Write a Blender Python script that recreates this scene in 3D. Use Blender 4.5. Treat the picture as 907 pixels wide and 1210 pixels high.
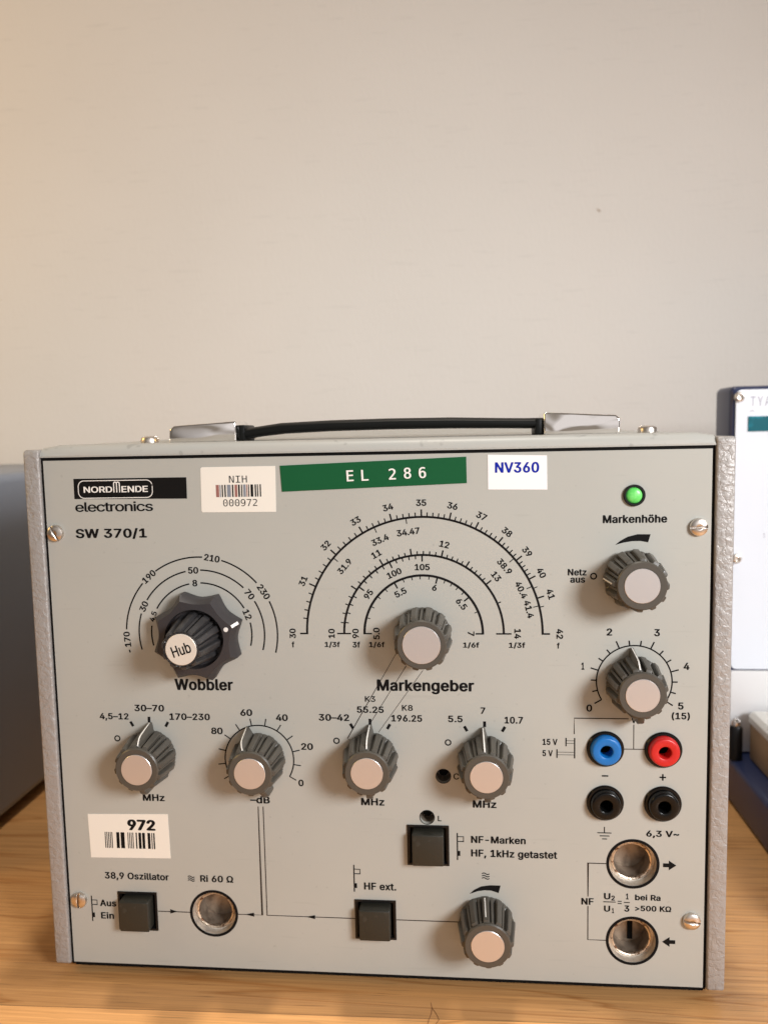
import bpy, bmesh, math, os
from mathutils import Vector, Matrix
# ---------------------------------------------------------------- scene, camera, light
sc = bpy.context.scene
for o in list(bpy.data.objects):
    bpy.data.objects.remove(o)
COL = sc.collection
MM = 0.001                       # all builder numbers are millimetres
pi = math.pi

cam_d = bpy.data.cameras.new('camera')
cam = bpy.data.objects.new('camera', cam_d)
COL.objects.link(cam)
cam_d.sensor_fit = 'VERTICAL'
cam_d.sensor_height = 36.0
cam_d.lens = 950.0 / 1210.0 * 36.0
cam_d.clip_start = 0.01
cam_d.clip_end = 20
RX = Vector((0.9955832, 0.0914651, -0.0211694))
DN = Vector((-0.0120204, -0.0994436, -0.9949706))
FW = Vector((-0.0931103, 0.9908305, -0.0979050))
rot = Matrix((RX, -DN, -FW)).transposed().to_4x4()
cam.matrix_world = Matrix.Translation(Vector((140.51, -261.91, 187.96)) * MM) @ rot
cam_d.dof.use_dof = True
cam_d.dof.focus_distance = 0.262
cam_d.dof.aperture_fstop = 13
sc.camera = cam

world = bpy.data.worlds.new('World')
sc.world = world
world.use_nodes = True
wn, wl = world.node_tree.nodes, world.node_tree.links
bg = wn['Background']
tcw = wn.new('ShaderNodeTexCoord')
sep = wn.new('ShaderNodeSeparateXYZ')
wl.new(tcw.outputs['Generated'], sep.inputs[0])
rmp = wn.new('ShaderNodeValToRGB')
rmp.color_ramp.elements[0].position = 0.25
rmp.color_ramp.elements[0].color = (0.11, 0.075, 0.045, 1)
rmp.color_ramp.elements[1].position = 0.55
rmp.color_ramp.elements[1].color = (0.68, 0.60, 0.52, 1)
mth = wn.new('ShaderNodeMath'); mth.operation = 'MULTIPLY_ADD'
mth.inputs[1].default_value = 0.5; mth.inputs[2].default_value = 0.5
wl.new(sep.outputs['Z'], mth.inputs[0]); wl.new(mth.outputs[0], rmp.inputs[0])
# the bright end of the room behind the photographer
dt = wn.new('ShaderNodeVectorMath'); dt.operation = 'DOT_PRODUCT'
dt.inputs[1].default_value = Vector((0.22, -0.96, 0.10)).normalized()
wl.new(tcw.outputs['Generated'], dt.inputs[0])
mr = wn.new('ShaderNodeMapRange'); mr.interpolation_type = 'SMOOTHSTEP'
mr.inputs['From Min'].default_value = 0.62; mr.inputs['From Max'].default_value = 0.97
wl.new(dt.outputs['Value'], mr.inputs['Value'])
mxw = wn.new('ShaderNodeMixRGB'); mxw.inputs[2].default_value = (1.9, 1.8, 1.75, 1)
nzw = wn.new('ShaderNodeTexNoise'); nzw.inputs['Scale'].default_value = 3.2; nzw.inputs['Detail'].default_value = 0.5
wl.new(tcw.outputs['Generated'], nzw.inputs['Vector'])
rnw = wn.new('ShaderNodeValToRGB')
rnw.color_ramp.elements[0].position = 0.40; rnw.color_ramp.elements[0].color = (1.15, 1.0, 0.84, 1)
rnw.color_ramp.elements[1].position = 0.60; rnw.color_ramp.elements[1].color = (3.4, 3.25, 3.2, 1)
wl.new(nzw.outputs['Fac'], rnw.inputs[0]); wl.new(rnw.outputs[0], mxw.inputs[2])
wl.new(mr.outputs[0], mxw.inputs[0]); wl.new(rmp.outputs[0], mxw.inputs[1])
wl.new(mxw.outputs[0], bg.inputs['Color'])
bg.inputs['Strength'].default_value = 0.23

def area(name, loc, target, size, power, color, spread=180, sizey=None):
    l = bpy.data.lights.new(name, 'AREA')
    l.energy = power; l.color = color; l.size = size; l.spread = math.radians(spread)
    if sizey:
        l.shape = 'RECTANGLE'; l.size_y = sizey
    o = bpy.data.objects.new(name, l); COL.objects.link(o)
    o.location = loc
    o.rotation_euler = (Vector(target) - Vector(loc)).to_track_quat('-Z', 'Y').to_euler()
    return o
def spot(name, loc, target, angle, blend, radius, power, color):
    l = bpy.data.lights.new(name, 'SPOT')
    l.energy = power; l.color = color; l.spot_size = math.radians(angle); l.spot_blend = blend; l.shadow_soft_size = radius
    o = bpy.data.objects.new(name, l); COL.objects.link(o)
    o.location = loc
    o.rotation_euler = (Vector(target) - Vector(loc)).to_track_quat('-Z', 'Y').to_euler()
area('window_light', (0.72, -0.60, 0.43), (0.15, 0.05, 0.12), 0.24, 1.72, (0.98, 0.985, 1.0), spread=76)
area('warm_lamp', (-0.62, -0.12, 0.45), (-0.25, 0.30, 0.33), 0.25, 1.6, (1.0, 0.64, 0.22))
spot('wall_band_spot', (0.15, 0.05, 1.60), (0.12, -0.36, 0.0), 52, 0.22, 0.05, 37, (1.0, 0.92, 0.81))  # unseen spot added overhead; cone edge stands in for a shelf's shadow on wall

sc.view_settings.view_transform = 'Standard'
sc.view_settings.look = 'None'
sc.view_settings.exposure = 0.0
sc.view_settings.gamma = 1.0
sc.view_settings.use_curve_mapping = False
sc.cycles.use_denoising = True
sc.cycles.max_bounces = 8

# ---------------------------------------------------------------- materials
def mat(name, col, rough=0.5, metal=0.0, spec=0.5, emit=None, bump=None, var=None, coat=0.0):
    """bump=(scale, distance, kind, stretch); var=(scale, colour2, lo, hi)"""
    m = bpy.data.materials.new(name); m.use_nodes = True
    n, l = m.node_tree.nodes, m.node_tree.links
    b = n['Principled BSDF']
    b.inputs['Base Color'].default_value = (*col, 1)
    b.inputs['Roughness'].default_value = rough
    b.inputs['Metallic'].default_value = metal
    b.inputs['Specular IOR Level'].default_value = spec
    b.inputs['Coat Weight'].default_value = coat
    tc = n.new('ShaderNodeTexCoord')
    if emit:
        b.inputs['Emission Color'].default_value = (*emit[0], 1)
        b.inputs['Emission Strength'].default_value = emit[1]
    if var:
        mp = n.new('ShaderNodeMapping'); l.new(tc.outputs['Object'], mp.inputs[0])
        if len(var) > 4: mp.inputs['Scale'].default_value = var[4]
        nz = n.new('ShaderNodeTexNoise'); nz.inputs['Scale'].default_value = var[0]; nz.inputs['Detail'].default_value = 5
        l.new(mp.outputs[0], nz.inputs['Vector'])
        r = n.new('ShaderNodeValToRGB')
        r.color_ramp.elements[0].position = var[2]; r.color_ramp.elements[0].color = (*col, 1)
        r.color_ramp.elements[1].position = var[3]; r.color_ramp.elements[1].color = (*var[1], 1)
        l.new(nz.outputs['Fac'], r.inputs[0]); l.new(r.outputs[0], b.inputs['Base Color'])
    if bump:
        mp2 = n.new('ShaderNodeMapping'); l.new(tc.outputs['Object'], mp2.inputs[0])
        if len(bump) > 3: mp2.inputs['Scale'].default_value = bump[3]
        if bump[2] == 'noise':
            t = n.new('ShaderNodeTexNoise'); t.inputs['Detail'].default_value = bump[4] if len(bump) > 4 else 4
            t.inputs['Scale'].default_value = bump[0]; l.new(mp2.outputs[0], t.inputs['Vector']); h = t.outputs['Fac']
        bp = n.new('ShaderNodeBump'); bp.inputs['Strength'].default_value = 1.0
        bp.inputs['Distance'].default_value = bump[1]
        l.new(h, bp.inputs['Height']); l.new(bp.outputs[0], b.inputs['Normal'])
    return m

def hammertone():
    m = mat('hammertone_enamel', (0.335, 0.315, 0.30), 0.42, 0.12)
    n, l = m.node_tree.nodes, m.node_tree.links
    b = n['Principled BSDF']
    tc = n.new('ShaderNodeTexCoord')
    nz = n.new('ShaderNodeTexNoise'); nz.inputs['Scale'].default_value = 420; nz.inputs['Detail'].default_value = 3
    l.new(tc.outputs['Object'], nz.inputs['Vector'])
    ad = n.new('ShaderNodeVectorMath'); ad.operation = 'MULTIPLY_ADD'
    ad.inputs[1].default_value = (0.0038,) * 3
    l.new(nz.outputs['Color'], ad.inputs[0]); l.new(tc.outputs['Object'], ad.inputs[2])
    vo = n.new('ShaderNodeTexVoronoi'); vo.feature = 'SMOOTH_F1'; vo.inputs['Scale'].default_value = 430
    vo.inputs['Smoothness'].default_value = 0.35; vo.inputs['Randomness'].default_value = 1
    l.new(ad.outputs[0], vo.inputs['Vector'])
    vo2 = n.new('ShaderNodeTexVoronoi'); vo2.feature = 'DISTANCE_TO_EDGE'; vo2.inputs['Scale'].default_value = 380
    l.new(ad.outputs[0], vo2.inputs['Vector'])
    cr = n.new('ShaderNodeMath'); cr.operation = 'MINIMUM'; cr.inputs[1].default_value = 0.12
    l.new(vo2.outputs['Distance'], cr.inputs[0])
    mx = n.new('ShaderNodeMath'); mx.operation = 'MULTIPLY_ADD'; mx.inputs[1].default_value = 1.8
    l.new(cr.outputs[0], mx.inputs[0]); l.new(vo.outputs['Distance'], mx.inputs[2])
    bp = n.new('ShaderNodeBump'); bp.inputs['Strength'].default_value = 0.85; bp.inputs['Distance'].default_value = 0.00034
    l.new(mx.outputs[0], bp.inputs['Height']); l.new(bp.outputs[0], b.inputs['Normal'])
    return m

def wood():
    m = mat('lacquered_pine', (0.5, 0.3, 0.12), 0.38, 0, 0.45)
    n, l = m.node_tree.nodes, m.node_tree.links
    b = n['Principled BSDF']
    tc = n.new('ShaderNodeTexCoord')
    # per-board offset (boards run along x, 60 mm wide, one joint just in front of the instrument)
    sp = n.new('ShaderNodeSeparateXYZ'); l.new(tc.outputs['Object'], sp.inputs[0])
    # joints are not quite parallel with the instrument: rotate a touch
    jx = n.new('ShaderNodeMath'); jx.operation = 'MULTIPLY_ADD'; jx.inputs[1].default_value = -0.020; jx.inputs[2].default_value = 0.0172
    l.new(sp.outputs['X'], jx.inputs[0])
    yy = n.new('ShaderNodeMath'); yy.operation = 'ADD'; l.new(sp.outputs['Y'], yy.inputs[0]); l.new(jx.outputs[0], yy.inputs[1])
    dv = n.new('ShaderNodeMath'); dv.operation = 'DIVIDE'; dv.inputs[1].default_value = 0.062; l.new(yy.outputs[0], dv.inputs[0])
    fl = n.new('ShaderNodeMath'); fl.operation = 'FLOOR'; l.new(dv.outputs[0], fl.inputs[0])
    wn_ = n.new('ShaderNodeTexWhiteNoise'); wn_.noise_dimensions = '1D'; l.new(fl.outputs[0], wn_.inputs['W'])
    of = n.new('ShaderNodeVectorMath'); of.operation = 'MULTIPLY_ADD'; of.inputs[1].default_value = (1.7, 0.9, 0.4)
    l.new(wn_.outputs['Color'], of.inputs[0]); l.new(tc.outputs['Object'], of.inputs[2])
    # growth rings: distorted bands
    mp = n.new('ShaderNodeMapping'); mp.inputs['Scale'].default_value = (1.0, 17, 17); l.new(of.outputs[0], mp.inputs[0])
    n1 = n.new('ShaderNodeTexNoise'); n1.inputs['Scale'].default_value = 1.3; n1.inputs['Detail'].default_value = 3; n1.inputs['Distortion'].default_value = 1.4
    l.new(mp.outputs[0], n1.inputs['Vector'])
    ml = n.new('ShaderNodeMath'); ml.operation = 'MULTIPLY'; ml.inputs[1].default_value = 9; l.new(n1.outputs['Fac'], ml.inputs[0])
    fr = n.new('ShaderNodeMath'); fr.operation = 'FRACT'; l.new(ml.outputs[0], fr.inputs[0])
    rp = n.new('ShaderNodeValToRGB'); e = rp.color_ramp.elements
    e[0].position = 0.0; e[0].color = (0.545, 0.285, 0.110, 1)
    e[1].position = 1.0; e[1].color = (0.51, 0.260, 0.097, 1)
    q = e.new(0.80); q.color = (0.515, 0.264, 0.099, 1)
    q = e.new(0.90); q.color = (0.40, 0.18, 0.058, 1)
    q = e.new(0.955); q.color = (0.49, 0.245, 0.09, 1)
    l.new(fr.outputs[0], rp.inputs[0])
    # fine fibres
    mp2 = n.new('ShaderNodeMapping'); mp2.inputs['Scale'].default_value = (18, 1100, 1100); l.new(of.outputs[0], mp2.inputs[0])
    n2 = n.new('ShaderNodeTexNoise'); n2.inputs['Scale'].default_value = 1.0; n2.inputs['Detail'].default_value = 4; l.new(mp2.outputs[0], n2.inputs['Vector'])
    mxa = n.new('ShaderNodeMixRGB'); mxa.blend_type = 'OVERLAY'; mxa.inputs[0].default_value = 0.40
    l.new(rp.outputs[0], mxa.inputs[1]); l.new(n2.outputs['Fac'], mxa.inputs[2])
    # board tone
    tn = n.new('ShaderNodeMapRange'); tn.inputs['To Min'].default_value = 0.98; tn.inputs['To Max'].default_value = 1.12
    l.new(wn_.outputs['Value'], tn.inputs['Value'])
    lt = n.new('ShaderNodeMath'); lt.operation = 'LESS_THAN'; lt.inputs[1].default_value = 0; l.new(fl.outputs[0], lt.inputs[0])
    t2 = n.new('ShaderNodeMath'); t2.operation = 'MULTIPLY_ADD'; t2.inputs[1].default_value = 0.62; l.new(lt.outputs[0], t2.inputs[0]); l.new(tn.outputs[0], t2.inputs[2])
    tn = t2
    mxb = n.new('ShaderNodeMixRGB'); mxb.blend_type = 'MULTIPLY'; mxb.inputs[0].default_value = 1
    l.new(mxa.outputs[0], mxb.inputs[1]); l.new(tn.outputs[0], mxb.inputs[2])
    fq = n.new('ShaderNodeMath'); fq.operation = 'FRACT'; l.new(dv.outputs[0], fq.inputs[0])
    sm = n.new('ShaderNodeMapRange'); sm.inputs['From Max'].default_value = 0.010; sm.inputs['To Min'].default_value = 0.55; l.new(fq.outputs[0], sm.inputs['Value'])
    mxc = n.new('ShaderNodeMixRGB'); mxc.blend_type = 'MULTIPLY'; mxc.inputs[0].default_value = 1
    l.new(mxb.outputs[0], mxc.inputs[1]); l.new(sm.outputs[0], mxc.inputs[2])
    mp3 = n.new('ShaderNodeMapping'); mp3.inputs['Scale'].default_value = (45, 1500, 1500); l.new(of.outputs[0], mp3.inputs[0])
    n3 = n.new('ShaderNodeTexNoise'); n3.inputs['Scale'].default_value = 1.0; n3.inputs['Detail'].default_value = 2; l.new(mp3.outputs[0], n3.inputs['Vector'])
    po = n.new('ShaderNodeMapRange'); po.inputs['From Min'].default_value = 0.62; po.inputs['From Max'].default_value = 0.72
    po.inputs['To Min'].default_value = 1.0; po.inputs['To Max'].default_value = 0.66; l.new(n3.outputs['Fac'], po.inputs['Value'])
    mxd = n.new('ShaderNodeMixRGB'); mxd.blend_type = 'MULTIPLY'; mxd.inputs[0].default_value = 1
    l.new(mxc.outputs[0], mxd.inputs[1]); l.new(po.outputs[0], mxd.inputs[2])
    l.new(mxd.outputs[0], b.inputs['Base Color'])
    bp = n.new('ShaderNodeBump'); bp.inputs['Distance'].default_value = 0.00008
    l.new(n2.outputs['Fac'], bp.inputs['Height']); l.new(bp.outputs[0], b.inputs['Normal'])
    return m

def speckle(m, amount=0.82, scale=420, lo=0.70, hi=0.76):
    n, l = m.node_tree.nodes, m.node_tree.links
    b = n['Principled BSDF']; src = b.inputs['Base Color'].links[0].from_socket
    tc = n.new('ShaderNodeTexCoord'); nz = n.new('ShaderNodeTexNoise'); nz.inputs['Scale'].default_value = scale; nz.inputs['Detail'].default_value = 1
    l.new(tc.outputs['Object'], nz.inputs['Vector'])
    r = n.new('ShaderNodeMapRange'); r.inputs['From Min'].default_value = lo; r.inputs['From Max'].default_value = hi
    r.inputs['To Min'].default_value = 1.0; r.inputs['To Max'].default_value = amount; l.new(nz.outputs['Fac'], r.inputs['Value'])
    # long faint scuffs
    mp = n.new('ShaderNodeMapping'); mp.inputs['Scale'].default_value = (14, 14, 190); mp.inputs['Rotation'].default_value = (0, 0.35, 0)
    l.new(tc.outputs['Object'], mp.inputs[0])
    n2 = n.new('ShaderNodeTexNoise'); n2.inputs['Scale'].default_value = 3; n2.inputs['Detail'].default_value = 2; l.new(mp.outputs[0], n2.inputs['Vector'])
    r2 = n.new('ShaderNodeMapRange'); r2.inputs['From Min'].default_value = 0.66; r2.inputs['From Max'].default_value = 0.72
    r2.inputs['To Min'].default_value = 1.0; r2.inputs['To Max'].default_value = 0.95; l.new(n2.outputs['Fac'], r2.inputs['Value'])
    mm = n.new('ShaderNodeMath'); mm.operation = 'MULTIPLY'; l.new(r.outputs[0], mm.inputs[0]); l.new(r2.outputs[0], mm.inputs[1])
    mx = n.new('ShaderNodeMixRGB'); mx.blend_type = 'MULTIPLY'; mx.inputs[0].default_value = 1
    l.new(src, mx.inputs[1]); l.new(mm.outputs[0], mx.inputs[2]); l.new(mx.outputs[0], b.inputs['Base Color'])
M = dict(
    panel=mat('panel_paint', (0.408, 0.408, 0.374), 0.42, 0, 0.4, bump=(2600, 0.000012, 'noise'), var=(18, (0.43, 0.43, 0.394), 0.35, 0.7)),
    cover=mat('cover_enamel', (0.40, 0.398, 0.372), 0.40, 0, 0.45, bump=(1500, 0.00002, 'noise'), var=(30, (0.43, 0.41, 0.37), 0.45, 0.75, (1, 6, 6))),
    ink=mat('black_ink', (0.007, 0.0065, 0.0065), 0.7, 0, 0.1),
    fine_ink=mat('brown_black_ink', (0.030, 0.021, 0.016), 0.6, 0, 0.15),
    black=mat('black_plastic', (0.007, 0.007, 0.0075), 0.38, 0, 0.3),
    dark=mat('dark_void', (0.006, 0.006, 0.006), 0.8, 0, 0.1),
    hammer=hammertone(),
    knob=mat('grey_brown_plastic', (0.074, 0.066, 0.054), 0.36, 0, 0.5, bump=(900, 0.00003, 'noise')),
    hubk=mat('charcoal_plastic', (0.036, 0.034, 0.035), 0.36, 0, 0.5, bump=(700, 0.00006, 'noise'), var=(260, (0.055, 0.052, 0.052), 0.5, 0.75)),
    star=mat('purple_black_plastic', (0.034, 0.030, 0.032), 0.5, 0, 0.5, bump=(900, 0.00003, 'noise')),
    cap=mat('anodised_cap', (0.665, 0.635, 0.625), 0.34, 0.7),
    capw=mat('cream_cap', (0.74, 0.68, 0.60), 0.4, 0.2),
    white=mat('white_paint', (0.82, 0.80, 0.76), 0.45),
    steel=mat('nickel_screw', (0.70, 0.65, 0.60), 0.32, 1.0, var=(300, (0.55, 0.47, 0.40), 0.5, 0.75), bump=(500, 0.00004, 'noise')),
    chrome=mat('chrome', (0.92, 0.88, 0.85), 0.06, 1.0, bump=(85, 0.0014, 'noise', (1, 1, 1.2), 0)),
    rubber=mat('black_vinyl', (0.004, 0.0043, 0.004), 0.42, 0, 0.22, bump=(900, 0.00005, 'noise', (0.03, 1, 1))),
    blue=mat('blue_plastic', (0.004, 0.145, 0.46), 0.38, 0, 0.5),
    red=mat('red_plastic', (0.55, 0.014, 0.013), 0.38, 0, 0.5),
    jackblack=mat('gloss_black', (0.004, 0.004, 0.004), 0.24, 0, 0.28),
    alu=mat('dull_aluminium', (0.74, 0.69, 0.62), 0.42, 0.6, var=(500, (0.52, 0.45, 0.38), 0.45, 0.75)),
    brass=mat('worn_brass', (0.74, 0.63, 0.50), 0.34, 0.85, var=(900, (0.20, 0.11, 0.065), 0.50, 0.64), bump=(1200, 0.00015, 'noise')),
    bore=mat('tarnished_bore', (0.34, 0.275, 0.215), 0.45, 0.6, var=(260, (0.12, 0.085, 0.06), 0.45, 0.72)),
    button=mat('olive_black_plastic', (0.023, 0.0222, 0.017), 0.45, 0, 0.45, bump=(1300, 0.00004, 'noise'), var=(420, (0.055, 0.053, 0.045), 0.62, 0.85)),
    lens=mat('green_lens', (0.10, 0.55, 0.10), 0.30, 0, 0.5, emit=((0.10, 0.60, 0.11), 0.16), var=(500, (0.22, 0.70, 0.20), 0.4, 0.7)),
    paper=mat('cream_sticker', (0.80, 0.765, 0.69), 0.5),
    papw=mat('white_sticker', (0.84, 0.83, 0.83), 0.45),
    green=mat('green_tape', (0.004, 0.088, 0.028), 0.36, 0, 0.3, bump=(60, 0.0002, 'noise')),
    blueink=mat('blue_ink', (0.006, 0.02, 0.33), 0.7, 0, 0.1),
    greyink=mat('grey_ink', (0.36, 0.35, 0.44), 0.5),
    redink=mat('reddish_ink', (0.30, 0.13, 0.11), 0.5),
    greenink=mat('slate_ink', (0.22, 0.24, 0.28), 0.5),
    wood=wood(),
    wall=mat('painted_wall', (0.765, 0.728, 0.685), 0.75, 0, 0.25, bump=(420, 0.0002, 'noise', (1, 1, 0.5)), var=(9, (0.745, 0.708, 0.665), 0.35, 0.7)),
    bluegrey=mat('blue_grey_enamel', (0.19, 0.21, 0.25), 0.38, 0, 0.5, bump=(1200, 0.00004, 'noise')),
    navy=mat('navy_enamel', (0.018, 0.027, 0.078), 0.38, 0, 0.5),
    whitep=mat('white_panel', (0.76, 0.80, 0.87), 0.3, 0, 0.5),
    silver=mat('brushed_silver', (0.76, 0.76, 0.77), 0.45, 0.15),
    dullbrown=mat('dull_brown', (0.33, 0.22, 0.13), 0.7, 0, 0.3, var=(40, (0.38, 0.26, 0.16), 0.4, 0.7)),
    boxtop=mat('off_white', (0.72, 0.71, 0.68), 0.55),
    lcd=mat('teal_display', (0.004, 0.085, 0.11), 0.15, 0, 0.5, emit=((0.0, 0.16, 0.22), 0.2), var=(70, (0.02, 0.34, 0.46), 0.52, 0.66)),
    hair=mat('brown_fibre', (0.26, 0.12, 0.055), 0.5),
)

speckle(M['panel'], 0.90, 520, 0.72, 0.78); speckle(M['cover'], 0.8, 300, 0.66, 0.74); speckle(M['wall'], 0.97, 260, 0.70, 0.78)

# ---------------------------------------------------------------- mesh helpers (mm in, metres out)
class MB:
    def __init__(s): s.v = []; s.f = []; s.sm = []
    def add(s, vs, fs, smooth=False):
        k = len(s.v); s.v += [tuple(p) for p in vs]
        for f in fs: s.f.append([i + k for i in f]); s.sm.append(smooth)
    def box(s, x0, x1, y0, y1, z0, z1):
        s.add([(x0, y0, z0), (x1, y0, z0), (x1, y1, z0), (x0, y1, z0), (x0, y0, z1), (x1, y0, z1), (x1, y1, z1), (x0, y1, z1)],
              [(0, 3, 2, 1), (4, 5, 6, 7), (0, 1, 5, 4), (1, 2, 6, 5), (2, 3, 7, 6), (3, 0, 4, 7)])
    def poly(s, pts, y, flip=False):                 # flat face on the panel plane, pts (x, z)
        s.add([(x, y, z) for x, z in pts], [list(range(len(pts)))[::-1] if flip else list(range(len(pts)))])
    def prism(s, pts, a, b, axis='y'):               # extrude outline (p, q) along an axis
        n = len(pts)
        g = {'y': lambda p, q, t: (p, t, q), 'x': lambda p, q, t: (t, p, q), 'z': lambda p, q, t: (p, q, t)}[axis]
        s.add([g(p, q, a) for p, q in pts] + [g(p, q, b) for p, q in pts],
              [list(range(n))[::-1], list(range(n, 2 * n))] + [(i, (i + 1) % n, n + (i + 1) % n, n + i) for i in range(n)])
    def stroke(s, pts, w, y):                        # printed line of width w along (x, z) points
        n = len(pts); L = []; R = []
        for i, (x, z) in enumerate(pts):
            a = pts[max(i - 1, 0)]; b = pts[min(i + 1, n - 1)]
            dx, dz = b[0] - a[0], b[1] - a[1]; d = math.hypot(dx, dz) or 1
            nx, nz = -dz / d, dx / d; k = w / 2
            if 0 < i < n - 1:
                u = (x - a[0], z - a[1]); lu = math.hypot(*u) or 1
                c = abs((-u[1] / lu) * nx + (u[0] / lu) * nz); k /= max(c, 0.5)
            L.append((x + nx * k, y, z + nz * k)); R.append((x - nx * k, y, z - nz * k))
        s.add(L + R, [(n + i, n + i + 1, i + 1, i) for i in range(n - 1)])
    def rings(s, rr, cap0=True, cap1=True, smooth=True):   # loft through closed rings of equal length
        n = len(rr[0]); vs = [p for r in rr for p in r]
        fs = [(j * n + i, j * n + (i + 1) % n, (j + 1) * n + (i + 1) % n, (j + 1) * n + i) for j in range(len(rr) - 1) for i in range(n)]
        s.add(vs, fs, smooth)
        if cap0: s.add(rr[0], [list(range(n))[::-1]])
        if cap1: s.add(rr[-1], [list(range(n))])
    def lathe(s, prof, n=48, smooth=True, c=(0, 0), cap0=False, cap1=True):  # prof (radius, y), axis = y
        s.rings([[(c[0] + r * math.cos(2 * pi * i / n), y, c[1] + r * math.sin(2 * pi * i / n)) for i in range(n)] for r, y in prof], cap0, cap1, smooth)
    def ring_flat(s, c, r0, r1, y, n=64):
        a = [(c[0] + r0 * math.cos(2 * pi * i / n), y, c[1] + r0 * math.sin(2 * pi * i / n)) for i in range(n)]
        b = [(c[0] + r1 * math.cos(2 * pi * i / n), y, c[1] + r1 * math.sin(2 * pi * i / n)) for i in range(n)]
        s.add(a + b, [(i, (i + 1) % n, n + (i + 1) % n, n + i) for i in range(n)])
    def build(s, name, m, parent=None, loc=(0, 0, 0), bevel=0, seg=2, sharp=35, label=None):
        me = bpy.data.meshes.new(name)
        me.from_pydata([(x * MM, y * MM, z * MM) for x, y, z in s.v], [], s.f)
        bm = bmesh.new(); bm.from_mesh(me)
        bmesh.ops.remove_doubles(bm, verts=bm.verts, dist=1e-6)
        if bevel:
            ed = [e for e in bm.edges if len(e.link_faces) == 2 and e.calc_face_angle(0) > math.radians(40)]
            bmesh.ops.bevel(bm, geom=ed, offset=bevel * MM, segments=seg, profile=0.5, affect='EDGES', clamp_overlap=True)
        if s.closed(): bmesh.ops.recalc_face_normals(bm, faces=bm.faces)
        for e in bm.edges:
            e.smooth = not (len(e.link_faces) == 2 and e.calc_face_angle(0) > math.radians(sharp))
        for f in bm.faces: f.smooth = True
        bm.to_mesh(me); bm.free()
        me.materials.append(m)
        o = bpy.data.objects.new(name, me); COL.objects.link(o)
        o.location = Vector(loc) * MM
        if parent: o.parent = parent
        if label: o['label'] = label
        return o
    flat = False
    def closed(s): return not s.flat

def printed():
    b = MB(); b.flat = True; return b
def arc(c, r, a0, a1, n=None):
    n = n or max(6, int(abs(a1 - a0) / 2.5))
    return [(c[0] + r * math.cos(math.radians(a0 + (a1 - a0) * i / n)), c[1] + r * math.sin(math.radians(a0 + (a1 - a0) * i / n))) for i in range(n + 1)]
def pol(c, r, a): return (c[0] + r * math.cos(math.radians(a)), c[1] + r * math.sin(math.radians(a)))
def rrect(x0, x1, z0, z1, r, n=6):
    p = []
    for cx, cz, a in ((x1 - r, z1 - r, 0), (x0 + r, z1 - r, 90), (x0 + r, z0 + r, 180), (x1 - r, z0 + r, 270)):
        p += [pol((cx, cz), r, a + 90 * i / n) for i in range(n + 1)]
    return p

def thing(name, label, cat, loc, group=None):
    o = bpy.data.objects.new(name, None); COL.objects.link(o)
    o.empty_display_size = 0.02; o.location = Vector(loc) * MM
    o['label'] = label; o['category'] = cat
    if group: o['group'] = group
    return o
def part_empty(name, parent, loc):
    o = bpy.data.objects.new(name, None); COL.objects.link(o)
    o.location = Vector(loc) * MM; o.parent = parent; o.empty_display_size = 0.005
    return o

# ---- lettering
FONT = None
try:
    FONT = bpy.data.fonts.load(os.path.join(bpy.utils.system_resource('DATAFILES'), 'fonts', 'Inter.woff2'))
except Exception:
    FONT = None
MONO = None
try:
    MONO = bpy.data.fonts.load(os.path.join(bpy.utils.system_resource('DATAFILES'), 'fonts', 'DejaVuSansMono.woff2'))
except Exception:
    MONO = None
def outline(sp):                    # a glyph contour as a polyline
    if sp.type != 'BEZIER': return [(p.co[0], p.co[1]) for p in sp.points]
    out = []; bp = sp.bezier_points; n = len(bp)
    for i in range(n):
        p, q = bp[i], bp[(i + 1) % n]
        P0, P1, P2, P3 = p.co, p.handle_right, q.handle_left, q.co
        straight = abs((P3 - P0).normalized().cross((P1 - P0)).length) < 1e-4 and abs((P3 - P0).normalized().cross((P2 - P0)).length) < 1e-4
        m = 1 if straight else 5
        for k in range(m):
            t_ = k / m; u = 1 - t_
            c = P0 * u ** 3 + P1 * 3 * u * u * t_ + P2 * 3 * u * t_ * t_ + P3 * t_ ** 3
            out.append((c[0], c[1]))
    return [p for i, p in enumerate(out) if i == 0 or math.dist(p, out[i - 1]) > 1e-5]
def inside(pt, poly):
    c = False; x, y = pt
    for i in range(len(poly)):
        (x0, y0), (x1, y1) = poly[i - 1], poly[i]
        if (y0 > y) != (y1 > y) and x < (x1 - x0) * (y - y0) / (y1 - y0) + x0: c = not c
    return c
def mid(l):                          # a point just inside a loop
    for i in range(len(l)):
        (x0, y0), (x1, y1), (x2, y2) = l[i - 2], l[i - 1], l[i]
        p = ((x0 + x2) * .05 + x1 * .9, (y0 + y2) * .05 + y1 * .9)
        if inside(p, l): return p
    return l[0]
def untangle(l):                     # cut a self-crossing contour into simple loops
    n = len(l)
    for i in range(n):
        a, b_ = l[i], l[(i + 1) % n]
        for j in range(i + 2, n):
            if i == 0 and j == n - 1: continue
            c, d = l[j], l[(j + 1) % n]
            den = (b_[0] - a[0]) * (d[1] - c[1]) - (b_[1] - a[1]) * (d[0] - c[0])
            if abs(den) < 1e-12: continue
            t_ = ((c[0] - a[0]) * (d[1] - c[1]) - (c[1] - a[1]) * (d[0] - c[0])) / den
            u = ((c[0] - a[0]) * (b_[1] - a[1]) - (c[1] - a[1]) * (b_[0] - a[0])) / den
            if 1e-6 < t_ < 1 - 1e-6 and 1e-6 < u < 1 - 1e-6:
                X = (a[0] + t_ * (b_[0] - a[0]), a[1] + t_ * (b_[1] - a[1]))
                return untangle([X] + l[i + 1:j + 1]) + untangle([X] + l[j + 1:] + l[:i + 1])
    return [l]
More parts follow.
